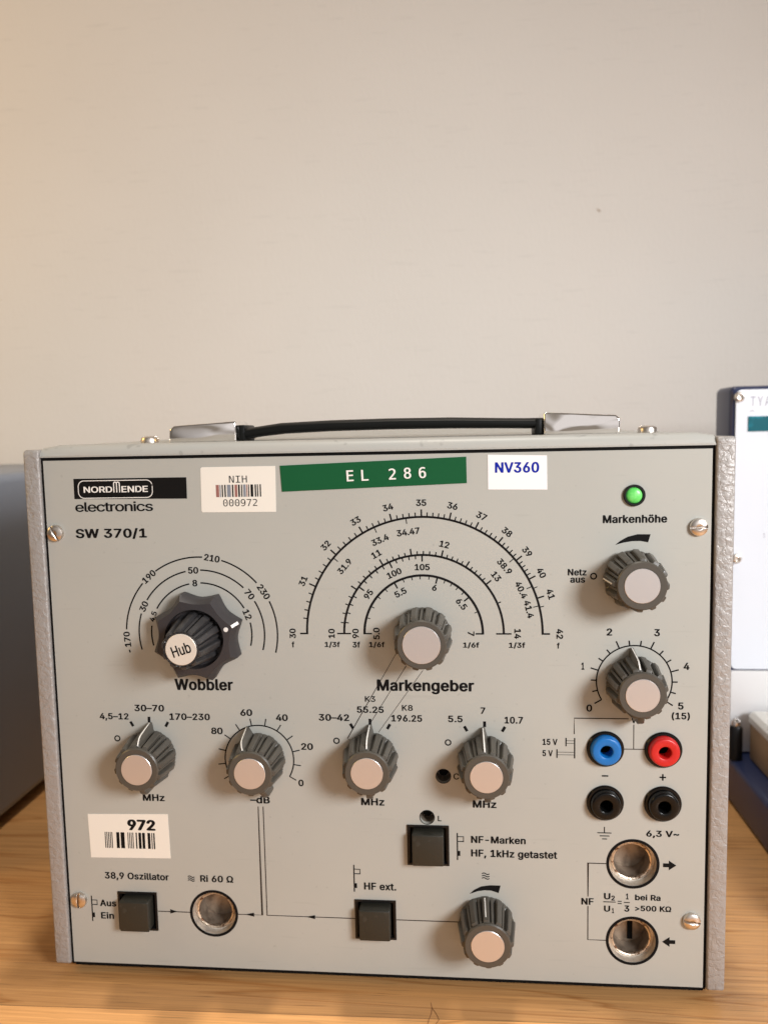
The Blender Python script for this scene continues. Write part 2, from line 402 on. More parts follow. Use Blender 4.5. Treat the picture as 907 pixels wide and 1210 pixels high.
def glyphs(txt, weight=0.02, mono=False, spacing=1.0):
    cu = bpy.data.curves.new('t', 'FONT'); cu.body = txt
    f = MONO if mono else FONT
    if f: cu.font = f
    cu.size = 1; cu.space_character = spacing
    ob = bpy.data.objects.new('t', cu); COL.objects.link(ob)
    dg = bpy.context.evaluated_depsgraph_get()
    loops = [outline(sp) for sp in ob.to_curve(dg).splines]
    ob.to_curve_clear(); bpy.data.objects.remove(ob); bpy.data.curves.remove(cu)
    ar = lambda l: sum(l[i - 1][0] * l[i][1] - l[i][0] * l[i - 1][1] for i in range(len(l))) / 2
    loops = [q for l in loops if len(l) > 2 for q in untangle(l)]
    loops = [l for l in loops if len(l) > 2 and abs(ar(l)) > 1e-6]
    sgn = math.copysign(1, ar(max(loops, key=lambda l: abs(ar(l)))))
    outs = [l for l in loops if ar(l) * sgn > 0]; holes = [l for l in loops if ar(l) * sgn < 0]
    vs, fs = [], []
    for o_ in outs:                   # every outer contour is filled by itself, so overlapping strokes stay whole
        grp = [o_] + [h for h in holes if inside(mid(h), o_)]
        c2 = bpy.data.curves.new('g', 'CURVE'); c2.dimensions = '2D'; c2.fill_mode = 'FRONT'
        for l in grp:
            sp = c2.splines.new('POLY'); sp.points.add(len(l) - 1); sp.use_cyclic_u = True
            for p_, (x, y) in zip(sp.points, l): p_.co = (x, y, 0, 1)
        o2 = bpy.data.objects.new('g', c2); m2 = bpy.data.meshes.new_from_object(o2); k = len(vs)
        vs += [(v.co.x, v.co.y, 0) for v in m2.vertices]; fs += [[i + k for i in p_.vertices] for p_ in m2.polygons]
        bpy.data.objects.remove(o2); bpy.data.curves.remove(c2); bpy.data.meshes.remove(m2)
    xs = [v[0] for v in vs]; ys = [v[1] for v in vs]
    if weight > 0.004:                # heavier cut: the same glyphs struck again round a small ellipse
        v0, f0 = list(vs), list(fs)
        for i in range(8):
            k = len(vs); dx = weight * math.cos(pi * i / 4); dy = weight * 0.55 * math.sin(pi * i / 4)
            vs += [(x + dx, y + dy, 0.0006 * (i + 1)) for x, y, _ in v0]; fs += [[j + k for j in f_] for f_ in f0]
        xs = [min(xs) - weight, max(xs) + weight]; ys = [min(ys) - weight * .55, max(ys) + weight * .55]
    return vs, fs, (min(xs), max(xs), min(ys), max(ys)), loops
def lettering(txt, cx, cz, w, h, rot=0, name='lettering', m=None, parent=None, y=-0.06, weight=0.02, mono=False, spacing=1.0):
    """text whose glyphs fill w x h mm about (cx, cz); w None keeps the face's own width"""
    vs, fs, (x0, x1, y0, y1), _ = glyphs(txt, weight, mono, spacing)
    sy = h / (y1 - y0); sx = (w / (x1 - x0)) if w else sy
    ca, sa = math.cos(math.radians(rot)), math.sin(math.radians(rot))
    b = printed(); pts = []
    for x, z, lift in vs:
        u = (x - (x0 + x1) / 2) * sx; v = (z - (y0 + y1) / 2) * sy
        pts.append((cx + u * ca - v * sa, y - lift * 2, cz + u * sa + v * ca))
    b.add(pts, fs)
    return b.build(name, m or M['ink'], parent)

# ================================================================= SETTING
WALL_Y = 300.0
TZ = -4.6
b = MB(); b.box(-1300, 1500, WALL_Y, WALL_Y + 60, -760, 1300)
w = b.build('wall', M['wall']); w['kind'] = 'structure'
b = MB(); b.box(-900, 1100, -330, WALL_Y - 2, TZ - 28, TZ)
t = b.build('tabletop', M['wood'], bevel=1.5); t['kind'] = 'structure'
# ================================================================= THE INSTRUMENT
gen = thing('signal_generator', 'light grey bench signal generator with dials, knobs and sockets, standing on the wooden table', 'signal generator', (110, 95, TZ))
OFF = (-110, -95, -TZ)            # children are written in panel millimetres
class root: pass
def P(b, name, m, **k):           # a direct part of the instrument, in panel coordinates
    return b.build(name, m, gen, OFF, **k)

# ---- front panel with its openings (2-D fill with holes)
SOCK = [(196.7, 43.0, 7.75), (196.7, 15.75, 7.75), (52.65, 20.3, 7.75)]
BTN = [(25.0, 20.3), (110.0, 20.2), (128.6, 47.7)]
TRIM = [(134.1, 72.2), (128.4, 57.6)]
cu = bpy.data.curves.new('p', 'CURVE'); cu.dimensions = '2D'; cu.fill_mode = 'BOTH'; cu.extrude = 0.75
def spl(pts):
    s = cu.splines.new('POLY'); s.points.add(len(pts) - 1)
    for q, (x, z) in zip(s.points, pts): q.co = (x, z, 0, 1)
    s.use_cyclic_u = True
spl([(0, 0), (220, 0), (220, 180.9), (0, 180.9)])
for x, z, r in SOCK: spl(arc((x, z), r, 0, 360, 64)[:-1])
for x, z in TRIM: spl(arc((x, z), 2.35, 0, 360, 40)[:-1])
for x, z in ((187.45, 82.7), (206.05, 82.65), (187.5, 64.15), (206.1, 64.2)): spl(arc((x, z), 4.6, 0, 360, 40)[:-1])
for x, z in BTN: spl([(x - 6.6, z - 6.6), (x + 6.6, z - 6.6), (x + 6.6, z + 6.6), (x - 6.6, z + 6.6)])
ob = bpy.data.objects.new('p', cu); me = bpy.data.meshes.new_from_object(ob)
b = MB(); b.add([(v.co.x, 0.75 - v.co.z, v.co.y) for v in me.vertices], [list(p.vertices) for p in me.polygons])
bpy.data.objects.remove(ob); bpy.data.curves.remove(cu); bpy.data.meshes.remove(me)
panel = P(b, 'front_panel', M['panel'])

def ink(b, name, m=None): return b.build(name, m or M['ink'], panel)

TEXTS = [('SW 370/1', 22.62, 155.78, 25.09, 3.74, 2), ('Wobbler', 52.6, 103.28, 20.54, 4.06, 3),
 ('Markengeber', 128.51, 103.1, 32.47, 5.0, 3), ('Markenhöhe', 196.33, 158.92, 20.1, 2.7, 3), ('Netz', 178.25, 141.72, 6.0, 2.2, 2), ('aus', 178.4, 139.11, 4.76, 1.75, 2),
 ('f', 84.17, 117.5, 0.9, 2.0, 2), ('1/3f', 97.55, 117.45, 5.2, 2.1, 2), ('3f', 105.67, 117.5, 2.59, 2.05, 2), ('1/6f', 112.56, 117.45, 5.28, 2.1, 2),
 ('1/6f', 143.9, 117.4, 5.34, 2.1, 2), ('1/3f', 158.9, 117.4, 5.35, 2.1, 2), ('f', 172.24, 117.4, 0.9, 2.0, 2),
 ('4,5–12', 20.09, 91.5, 10.46, 2.75, 2), ('30–70', 32.87, 94.79, 10.63, 2.4, 2), ('170–230', 47.1, 91.86, 14.38, 2.4, 2),
 ('MHz', 32.84, 62.5, 7.9, 2.5, 2), ('–dB', 70.73, 62.5, 6.98, 2.6, 2), ('30–42', 97.39, 92.21, 10.43, 2.4, 2), ('K3', 109.88, 98.78, 3.55, 2.0, 1),
 ('55.25', 109.85, 95.09, 9.13, 2.3, 2), ('K8', 122.36, 95.84, 3.65, 2.05, 1), ('196.25', 122.08, 92.21, 10.38, 2.35, 2), ('MHz', 109.94, 62.69, 8.0, 2.6, 2),
 ('C', 138.41, 72.21, 1.94, 2.16, 1), ('L', 132.61, 57.28, 1.2, 1.92, 1), ('5.5', 138.37, 92.19, 4.86, 2.32, 2), ('7', 147.55, 95.19, 1.6, 2.2, 2),
 ('10.7', 157.68, 92.02, 6.08, 2.4, 2), ('MHz', 147.81, 62.69, 7.94, 2.6, 2), ('NF-Marken', 152.28, 50.13, 18.33, 2.55, 2),
 ('HF, 1kHz getastet', 157.49, 44.98, 28.8, 3.31, 2), ('15 V', 169.51, 84.72, 4.89, 2.15, 2), ('5 V', 168.74, 80.83, 3.36, 2.13, 2),
 ('V', 196.59, 92.4, 1.5, 1.85, 2), ('(15)', 211.5, 93.96, 5.79, 2.76, 2), ('6,3 V~', 206.27, 53.53, 10.66, 2.63, 2), ('NF', 181.91, 29.29, 4.09, 2.4, 2),
 ('U', 188.39, 31.35, 2.16, 2.24, 2), ('2', 190.33, 30.77, 1.24, 1.74, 2), ('U', 188.37, 26.95, 2.08, 2.19, 2), ('1', 190.33, 26.32, 0.73, 1.79, 2),
 ('1', 195.01, 31.5, 0.88, 2.08, 2), ('3', 194.86, 27.21, 1.7, 2.23, 2), ('bei Ra', 201.69, 31.31, 8.35, 2.12, 2), ('>500 KΩ', 203.47, 27.44, 11.82, 2.0, 2),
 ('38,9 Oszillator', 25.12, 33.03, 23.54, 3.1, 2), ('Ri 60 Ω', 54.16, 33.18, 11.87, 2.55, 2), ('Aus', 14.01, 22.8, 6.02, 2.5, 2), ('Ein', 13.55, 18.14, 4.87, 2.5, 2),
 ('HF ext.', 111.82, 32.26, 11.17, 2.7, 2)]
WT = {0: 0.0, 1: 0.020, 2: 0.034, 3: 0.036}
for s, x, z, w_, h_, wt in TEXTS: lettering(s, x, z, w_, h_, parent=panel, weight=WT[wt], spacing=1.05)
lettering('electronics', 24.13, 165.04, 27.34, 3.4, parent=panel, weight=0.016, spacing=0.93)
for s, x, z, w_ in (('0', 85.34, 68.88, 1.83), ('20', 87.83, 81.86, 4.14), ('40', 79.42, 91.95, 4.15), ('60', 67.12, 93.58, 4.18), ('80', 56.55, 86.96, 4.08),
                    ('0', 182.24, 96.43, 1.9), ('1', 180.15, 110.57, 0.96), ('2', 188.58, 122.0, 1.84), ('3', 203.65, 121.78, 1.82), ('4', 213.07, 110.7, 1.9), ('5', 211.45, 97.44, 1.77)):
    lettering(s, x, z, w_, 2.4, name='scale_number', parent=panel, weight=0.033)
b = printed(); b.stroke([(186.4, 73.35), (188.5, 73.35)], 0.5, -0.05); ink(b, 'minus_sign')
b = printed(); b.stroke([(205.0, 73.2), (207.1, 73.2)], 0.5, -0.05); b.stroke([(206.05, 72.1), (206.05, 74.3)], 0.5, -0.06); ink(b, 'plus_sign')

# ---- Wobbler scale
WC = (52.6, 121.2); WR = (26.35, 21.9, 17.5); WW = 0.50
b = printed()
for k, a0, a1 in ((0, 194.8, 192.6), (0, 177, 138.6), (0, 125, 87), (0, 72.4, 41.3), (0, 25, -14.5), (1, 195, 161.5), (1, 148, 102), (1, 88.7, 46), (1, 30.7, -15),
                  (2, 194, 171), (2, 150.5, 101.5), (2, 88.6, 30), (2, 12.6, -14)):
    b.stroke(arc(WC, WR[k], a0, a1), WW, -0.04)
ink(b, 'sweep_scale')
for s, k, a, tilt in (('170', 0, 184.5, 0), ('190', 0, 131.5, 0), ('210', 0, 79.6, 0), ('230', 0, 33, 0), ('30', 1, 154.5, 0), ('50', 1, 95, 5), ('70', 1, 38, 0), ('4,5', 2, 160.5, 0), ('8', 2, 95, 5), ('12', 2, 22, 0)):
    x, z = pol(WC, WR[k], a)
    r = a - 90
    if s in ('50', '8'): r = 0
    lettering(s, x, z, None, 2.3, r, 'scale_number', parent=panel, weight=0.033)

# ---- Markengeber dial
DC = (128.15, 121.28); R1, R2, R3 = 39.05, 26.45, 19.63
b = printed(); b.stroke(arc(DC, R1, 180.35, -0.35, 90), 0.72, -0.04)
maj = {30: 180, 31: 155.8, 32: 136.9, 33: 119.8, 34: 104.5, 35: 90, 36: 76.5, 37: 63.4, 38: 50.6, 39: 38.6, 40: 27.7, 41: 17.7}
for v, a in maj.items():
    if v != 30: b.stroke([pol(DC, R1, a), pol(DC, R1 + 2.45, a)], 0.5, -0.05)
for v in range(30, 40):
    for i in range(1, 5):
        a = (172.5 - (i - 1) * 4.15) if v == 30 else maj[v] + (maj[v + 1] - maj[v]) * i / 5
        b.stroke([pol(DC, R1, a), pol(DC, R1 + 1.5, a)], 0.38, -0.05)
for a in (22.8, 13.2): b.stroke([pol(DC, R1, a), pol(DC, R1 + 1.5, a)], 0.3, -0.05)
for a in (138.9, 113.6, 97.5, 40.0, 23.9, 13.9): b.stroke([pol(DC, R1, a), pol(DC, R1 - 1.95, a)], 0.3, -0.05)
b.stroke([(DC[0] - R1 + 0.3, DC[1]), (DC[0] - R1 - 2.4, DC[1])], 0.55, -0.05); b.stroke([(DC[0] + R1 - 0.3, DC[1]), (DC[0] + R1 + 2.4, DC[1])], 0.55, -0.05)
ink(b, 'frequency_scale')
b = printed(); b.stroke(arc(DC, R2, 180.4, -0.4, 80), 0.72, -0.04)
for a in (145.7, 119.3, 97.6, 76.1, 57.4, 38.5): b.stroke([pol(DC, R2, a), pol(DC, R2 + 2.3, a)], 0.5, -0.05)
om = [172.1, 165.3, 158.6, 152.7]
for p0, p1 in ((145.7, 119.3), (119.3, 97.6), (97.6, 76.1), (76.1, 57.4), (57.4, 38.5)): om += [p0 + (p1 - p0) * i / 5 for i in range(1, 5)]
for a in om + [22.7]: b.stroke([pol(DC, R2, a), pol(DC, R2 + 1.3, a)], 0.38, -0.05)
for a in (143.1, 114.2, 90): b.stroke([pol(DC, R2, a), pol(DC, R2 - 2.2, a)], 0.48, -0.05)
for a in [171.7, 164.3, 157.6, 151.1] + [143.1 - 5.78 * i for i in range(1, 5)] + [114.2 - 4.84 * i for i in range(1, 5)]:
    b.stroke([pol(DC, R2, a), pol(DC, R2 - 1.35, a)], 0.38, -0.05)
b.stroke([(DC[0] - R2 - 2.4, DC[1]), (DC[0] - R2 + 2.3, DC[1])], 0.5, -0.05); b.stroke([(DC[0] + R2 - 2.5, DC[1]), (DC[0] + R2 + 2.5, DC[1])], 0.5, -0.05)
ink(b, 'frequency_scale')
b = printed(); b.stroke(arc(DC, R3, 180.6, -0.6, 70), 0.8, -0.04)
for a in (118.4, 75.4, 38.9): b.stroke([pol(DC, R3, a), pol(DC, R3 - 2.2, a)], 0.5, -0.05)
for a in (163.9, 151.8, 140, 129.4, 109.2, 100.5, 92.3, 83.4, 67.5, 60.2, 53.4, 45.9, 22.4): b.stroke([pol(DC, R3, a), pol(DC, R3 - 1.3, a)], 0.3, -0.05)
b.stroke([(DC[0] - R3 - 0.3, DC[1]), (DC[0] - R3 + 2.5, DC[1])], 0.5, -0.05); b.stroke([(DC[0] + R3 + 0.3, DC[1]), (DC[0] + R3 - 2.4, DC[1])], 0.5, -0.05)
ink(b, 'frequency_scale')
def dialnum(s, r, a, rot=None, h=2.15):
    x, z = pol(DC, r, a); lettering(s, x, z, None, h, a - 90 if rot is None else rot, 'scale_number', parent=panel, weight=0.033)
for v, a in maj.items():
    if v != 30: dialnum(str(v), 43.7, a)
for s, a in (('31.9', 138.5), ('33.4', 113.5), ('34.47', 97.4)): dialnum(s, 34.4, a)
for s, r, a in (('38.9', 35.0, 39.9), ('40.4', 35.4, 24.5), ('41.4', 35.6, 13.4)): dialnum(s, r, a)
for s, a in (('11', 119.3), ('12', 76.1), ('13', 38.5)): dialnum(s, 30.8, a)
for s, a in (('95', 143.5), ('100', 114.5), ('105', 90)): dialnum(s, 22.4, a)
for s, r, a in (('5.5', 15.7, 117.8), ('6', 16.0, 75.7), ('6.5', 16.2, 38.2)): dialnum(s, r, a)
for s, x, rt in (('30', 84.15, 90), ('10', 97.4, 90), ('90', 105.5, 90), ('5.0', 112.5, 90), ('7', 143.9, -90), ('14', 159.1, -90), ('42', 172.7, -90)):
    lettering(s, x, 121.3, None, 2.15, rt, 'scale_number', parent=panel, weight=0.033)

# ---- attenuator, volt scales, switch marks
def round_scale(c, r, arcs, ticks, w=0.45):
    b = printed()
    for a0, a1 in arcs: b.stroke(arc(c, r, a0, a1), w, -0.04)
    for a, l, tw in ticks: b.stroke([pol(c, r, a), pol(c, r + l, a)], tw, -0.05)
    ink(b, 'knob_scale')
round_scale((71.05, 77.1), 12.0, [(210, -30)], [(-30 + 21.8 * i, 2.6, 0.38) for i in range(12)])
VC = (196.55, 105.45)
round_scale(VC, 12.05, [(210.5, -32.7)], [(210.5 - 16.2 * i, 2.6 if i % 3 == 0 else 1.75, 0.45) for i in range(16)])
for c in ((32.6, 78.0), (109.65, 78.2), (148.05, 77.8)):
    for a in (119.5, 90, 60.5):
        b = printed(); b.stroke([pol(c, 11.75, a), pol(c, 13.7, a)], 0.95, -0.05); ink(b, 'switch_mark')
for x, z in ((20.83, 83.78), (98.04, 84.06), (135.83, 84.02), (183.44, 140.4)):
    b = printed(); b.ring_flat((x, z), 0.68, 1.12, -0.05, 32); ink(b, 'off_mark')
def wedge(pts):
    b = printed(); n = len(pts) // 2
    b.add([(x, -0.05, z) for x, z in pts], [list(range(len(pts)))]); ink(b, 'level_wedge')
wedge([(190.25, 150.56), (191.74, 151.82), (194.1, 153.16), (197.16, 153.95), (201.27, 153.91), (200.51, 151.29), (198.06, 151.77), (195.43, 151.7), (192.8, 151.27)][::-1])
wedge([(142.39, 30.6), (144.03, 32.17), (146.41, 33.46), (149.26, 33.95), (152.94, 33.97), (152.26, 31.24), (149.71, 32.06), (147.35, 32.08), (144.97, 31.6)][::-1])
# ---- circuit lines and symbols
LW = 0.34
def line(*runs, w=LW, m=None, name='circuit_line'):
    b = printed()
    for i, r in enumerate(runs): b.stroke(r, w, -0.035 - 0.01 * i)
    ink(b, name, m or M['fine_ink'])
line([(194.9, 92.95), (177.4, 92.95), (177.4, 87.5)]); line([(196.6, 91.0), (196.6, 82.5)], [(192.6, 82.65), (201.0, 82.65)], w=0.28)
line([(188.9, 42.85), (182.05, 42.85), (182.05, 31.0)]); line([(182.05, 27.7), (182.05, 15.6), (188.9, 15.6)])
line([(32.3, 20.4), (44.3, 20.4)]); line([(61.0, 20.3), (70.0, 20.3), (70.0, 60.1)]); line([(71.75, 60.1), (71.75, 20.3), (102.9, 20.25)]); line([(117.2, 20.3), (139.5, 20.3)])
line([(174.75, 86.2), (174.75, 83.3)], [(177.55, 86.2), (177.55, 79.2)], [(171.8, 82.25), (171.8, 79.3)], w=0.42, m=M['ink'], name='switch_symbol')
line([(174.75, 85.22), (177.55, 85.22)], [(174.75, 84.31), (177.55, 84.31)], [(171.8, 81.28), (177.55, 81.28)], [(171.8, 80.37), (177.55, 80.37)], w=0.17, name='switch_symbol')
line([(187.1, 29.35), (191.2, 29.35)]); line([(193.9, 29.35), (195.8, 29.35)]); line([(191.85, 29.7), (193.15, 29.7)], [(191.85, 28.9), (193.15, 28.9)], w=0.32, m=M['ink'], name='equals_sign')
line([(187.36, 55.7), (187.36, 53.6)], [(185.02, 53.6), (189.65, 53.6)], [(185.8, 52.55), (189.0, 52.55)], [(186.6, 51.5), (188.25, 51.5)], w=0.33, m=M['ink'], name='ground_symbol')
def head(x, z, l, h):             # arrowhead: tip at x, tail at x-l
    b = printed(); b.add([(x, -0.07, z), (x - l, -0.07, z + h), (x - l, -0.07, z - h)], [(0, 1, 2)]); ink(b, 'arrowhead')
head(39.5, 20.5, 2.7, 0.8); head(63.9, 20.35, -3.2, 0.75); head(85.6, 20.25, -3.2, 0.75)
def fat(x, z, d):
    b = printed(); pts = [(0, 0), (-2.45, 1.72), (-2.45, 0.68), (-4.3, 0.68), (-4.3, -0.68), (-2.45, -0.68), (-2.45, -1.72)]
    b.add([(x + p * d, -0.05, z + q) for p, q in pts], [list(range(7))]); ink(b, 'arrow')
fat(210.8, 42.85, 1); fat(206.5, 15.85, -1)
def psym(x, z1, z0, rx, ha, hb, fa, fb):   # push switch symbol: bar, hollow box, filled box
    b = printed(); b.stroke([(x, z1), (x, z0)], 0.42, -0.05)
    b.stroke([(x, ha), (rx, ha), (rx, hb), (x, hb)], 0.28, -0.06)
    b.add([(x, -0.07, fa), (x + 0.95, -0.07, fa), (x + 0.95, -0.07, fb), (x, -0.07, fb)], [(0, 1, 2, 3)]); ink(b, 'switch_symbol')
psym(7.95, 25.4, 15.8, 9.95, 23.8, 22.1, 19.1, 17.3); psym(102.85, 39.85, 30.1, 104.95, 38.3, 36.65, 33.2, 31.45); psym(138.5, 52.3, 42.65, 140.6, 51.0, 49.3, 45.95, 44.15)
def waves(x0, x1, z0, z1):
    b = printed()
    for k in range(3):
        zc = z0 + (z1 - z0) * (0.18 + 0.32 * k)
        b.stroke([(x0 + (x1 - x0) * i / 16, zc + 0.26 * math.sin(2 * pi * i / 16)) for i in range(17)], 0.34, -0.05)
    ink(b, 'wave_symbol')
waves(43.8, 46.2, 31.9, 34.1); waves(146.7, 149.2, 35.9, 38.5)
# guide lines from the dial down to its band switch
line([(102.6, 84.3), (101.8, 84.9), (119.0, 114.6)], w=0.17); line([(109.65, 90.2), (122.3, 110.4)], w=0.2); line([(112.45, 87.2), (127.8, 108.8)], w=0.17)
for (x, z, r) in SOCK:
    b = printed(); b.ring_flat((x, z), r - 0.02, 8.7, -0.05, 72); ink(b, 'socket_outline')
for x, z in TRIM:
    b = printed(); b.ring_flat((x, z), 2.33, 2.6, -0.05, 48); ink(b, 'hole_outline')

# ---- maker's badge printed on the panel
b = printed(); b.add([(10.35, -0.04, 167.75), (49.7, -0.04, 167.4), (49.75, -0.04, 174.6), (10.4, -0.04, 174.65)], [(0, 1, 2, 3)]); ink(b, 'badge_ground')
b = printed(); o_ = rrect(11.95, 37.85, 168.0, 173.9, 2.0); b.stroke(o_ + [o_[0], o_[1]], 0.26, -0.07); ink(b, 'badge_outline', M['white'])
lettering('NORD', 18.85, 170.9, 10.1, 2.1, m=M['white'], parent=panel, y=-0.07, weight=0.022)
lettering('ENDE', 31.7, 170.9, 9.2, 2.1, m=M['white'], parent=panel, y=-0.07, weight=0.022)
b = printed()
for xx in (24.45, 25.45): b.stroke([(xx, 169.85)] + arc((xx + 0.5, 172.85), 0.5, 180, 0, 8) + [(xx + 1.0, 169.85)], 0.36, -0.07 - (0.01 if xx > 25 else 0))
ink(b, 'lettering', M['white'])

# ---- stickers
def sticker(name, corners, m, label, r=0, y=-0.12):
    b = MB(); b.prism(corners, y, -0.005); o = P(b, name, m, label=label); return o
st = sticker('inventory_sticker', [(54.5, 163.2), (54.9, 162.7), (79.9, 162.6), (80.15, 177.85), (55.2, 177.85), (54.75, 177.4)], M['paper'], 'cream sticker with barcode reading NIH 000972')
def on(o, b, name, m): return b.build(name, m, o)
lettering('NIH', 67.4, 173.65, 6.1, 2.3, m=M['ink'], parent=st, y=-0.15, weight=-0.01, mono=True)
lettering('000972', 67.85, 165.8, 11.6, 2.4, m=M['ink'], parent=st, y=-0.15, weight=-0.01, mono=True)
b1 = printed(); b2 = printed(); b3 = printed()
pat = [(0, 1.1, 1), (1.3, .4, 2), (2.0, .45, 0), (2.9, .5, 0), (3.8, 1.3, 2), (5.5, .5, 0), (6.4, .9, 1), (7.6, .6, 0), (8.6, .4, 0), (9.3, .9, 2), (10.4, .35, 1), (11.0, .35, 0), (11.8, .9, 0), (13.2, .5, 0), (14.0, .4, 0), (14.9, .45, 0)]
for x, w_, k in pat:
    (b1, b2, b3)[k].add([(59.75 + x, -0.15, 167.75), (59.75 + x + w_, -0.15, 167.75), (59.75 + x + w_, -0.15, 171.85), (59.75 + x, -0.15, 171.85)], [(0, 1, 2, 3)])
on(st, b1, 'barcode', M['ink']); on(st, b2, 'barcode', M['redink']); on(st, b3, 'barcode', M['greenink'])

tape = sticker('embossed_tape', [(82.13, 169.25), (143.05, 171.2), (142.95, 179.75), (81.67, 177.9)], M['green'], 'dark green embossed tape reading EL 286', y=-0.2)
def embossed(ch, x, z, h, rot):
    vs, fs, (x0, x1, y0, y1), loops = glyphs(ch, 0.012, True)
    s_ = h / (y1 - y0); ca, sa = math.cos(math.radians(rot)), math.sin(math.radians(rot)); b = printed()
    def tr(u, v, y):
        u = (u - (x0 + x1) / 2) * s_; v = (v - (y0 + y1) / 2) * s_
        return (x + u * ca - v * sa, y, z + u * sa + v * ca)
    b.add([tr(q[0], q[1], -0.45 - q[2] * 3) for q in vs], fs)
    for l in loops:                   # side walls of the raised stroke
        n = len(l); b.add([tr(u, v, -0.45) for u, v in l] + [tr(u, v, -0.2) for u, v in l], [(i, (i + 1) % n, n + (i + 1) % n, n + i) for i in range(n)])
    b.build('raised_letter', M['white'], tape)
for c, x, z in (('E', 105.0, 174.2), ('L', 109.9, 174.3), ('2', 118.9, 174.55), ('8', 123.85, 174.75), ('6', 128.7, 174.85)): embossed(c, x, z, 3.6, 2)

nv = sticker('number_sticker', [(149.85, 169.0), (168.75, 168.7), (168.65, 179.7), (149.85, 180.25)], M['papw'], 'white sticker with blue print reading NV360')
lettering('NV360', 159.15, 176.0, 14.1, 3.5, rot=-0.6, m=M['blueink'], parent=nv, y=-0.15, weight=0.034, spacing=1.04)
bs = sticker('barcode_sticker', [(8.75, 39.85), (37.9, 40.3), (37.6, 56.55), (8.4, 55.95)], M['paper'], 'cream sticker with barcode under the number 972')
lettering('972', 27.85, 52.35, 10.2, 4.0, m=M['ink'], parent=bs, y=-0.15, weight=0.05)
b = printed()
for x0, n_, w_, g in ((14.3, 5, .32, .62), (18.5, 2, 1.15, 1.6), (22.6, 4, .3, .62), (25.6, 1, .45, 1), (26.6, 2, 1.0, 1.35), (29.9, 1, 1.0, 1), (31.3, 1, .35, 1), (32.0, 1, .5, 1), (21.2, 1, .3, 1)):
    for i in range(n_):
        x = x0 + i * g; b.add([(x, -0.15, 43.6), (x + w_, -0.15, 43.6), (x + w_, -0.15, 49.5), (x, -0.15, 49.5)], [(0, 1, 2, 3)])
on(bs, b, 'barcode', M['ink'])

# ---- case: trim, cover, cheeks, base, back, feet
b = MB()
for x0, x1, z0, z1 in ((-0.95, -0.02, -0.75, 181.85), (220.02, 220.95, -0.75, 181.85), (-0.02, 220.02, -0.75, -0.02), (-0.02, 220.02, 180.92, 181.85)): b.box(x0, x1, 0.35, 2.5, z0, z1)
P(b, 'panel_surround', M['ink'])
b = MB()
prof = [(2.4, 182.0), (-0.55, 182.0), (-0.55, 182.6)] + [(3.4 + 3.95 * math.cos(math.radians(a)), 182.2 + 3.95 * math.sin(math.radians(a))) for a in range(174, 89, -12)] + [(y, 186.15) for y in (8, 16, 30, 50, 75, 105, 140, 180, 196)] + [(198, 184.5), (198, 182.0)]
rings = []
NX = 40
for i in range(NX + 1):
    u = i / NX; x = -0.85 + 221.7 * u; edge = min(u, 1 - u) * 221.7
    drop = 0.9 * max(0, 1 - edge / 2.2) ** 2
    crown = 3.2 * (1 - (2 * u - 1) ** 4)
    rings.append([(x, y, z - (drop if z > 183 else 0) + (crown * min(1, max(0, (y - 28) / 75)) if z > 186 else 0)) for y, z in prof])
b.rings(rings); P(b, 'top_cover', M['cover'])
b = MB(); b.box(-0.9, 220.9, 2.7, 198, -3.0, 0.6); P(b, 'bottom_plate', M['dark'])  # thick near-black plate puts the shadow band under the case into colour
b = MB(); b.box(-0.9, 220.9, 196, 198, 0.7, 181.9); P(b, 'back_plate', M['cover'])
for x0, x1 in ((-6.5, -1.0), (221.0, 226.8)):
    pts = rrect(-1.1, 199, -0.8, 184.7, 1.6, 4)
    b = MB(); b.prism(pts, x0, x1, 'x')
    P(b, 'side_cheek', M['hammer'], bevel=0.7, seg=3)
for x in (22, 198):
    for y in (22, 176):
        b = MB(); b.rings([[(x + r * math.cos(2 * pi * i / 24), y + r * math.sin(2 * pi * i / 24), z) for i in range(24)] for r, z in ((7.5, -3.05), (7.5, -3.6), (6.6, TZ + 0.02))])
        P(b, 'foot', M['black'])

# ---- panel screws
def screw_mesh(name, r, h, slot_a):
    b = MB(); n = 40
    prof = [(r, -0.05), (r, -0.45 * h), (r * 0.93, -0.7 * h), (r * 0.72, -0.9 * h), (r * 0.4, -0.98 * h), (0.02, -h)]
    b.lathe(prof, n, cap0=False, cap1=True)
    return b
def slot(parent, r, h, a):
    b = MB(); d = pol((0, 0), 1, a); nrm = (-d[1], d[0]); L = r * 0.93; w = 0.32
    c = [(d[0] * s * L + nrm[0] * t * w, d[1] * s * L + nrm[1] * t * w) for s, t in ((-1, -1), (1, -1), (1, 1), (-1, 1))]
    b.prism(c, -h * 0.6, -h - 0.02); return b.build('slot', M['dark'], parent)
def panel_screw(x, z, a, r=2.85, h=1.7):
    b = screw_mesh('panel_screw', r, h, a)
    # cut a real slot: pull the dome down along the slot line by replacing it with a groove box
    o = b.build('panel_screw', M['steel'], gen, (OFF[0] + x, OFF[1], OFF[2] + z))
    g = MB(); d = pol((0, 0), 1, a); nx = (-d[1], d[0]); L = r * 0.97
    c = [(d[0] * s_ * L + nx[0] * t_ * 0.36, d[1] * s_ * L + nx[1] * t_ * 0.36) for s_, t_ in ((-1, -1), (1, -1), (1, 1), (-1, 1))]
    g.prism(c, -h * 0.12, -h * 1.6)
    cut = g.build('cutter', M['dark'])
    cut.parent = o
    return o, cut
cuts = []
for x, z, a in ((3.1, 156.2, 118), (216.0, 156.1, 5), (3.55, 23.8, 88), (215.95, 23.8, 172)): cuts.append(panel_screw(x, z, a))
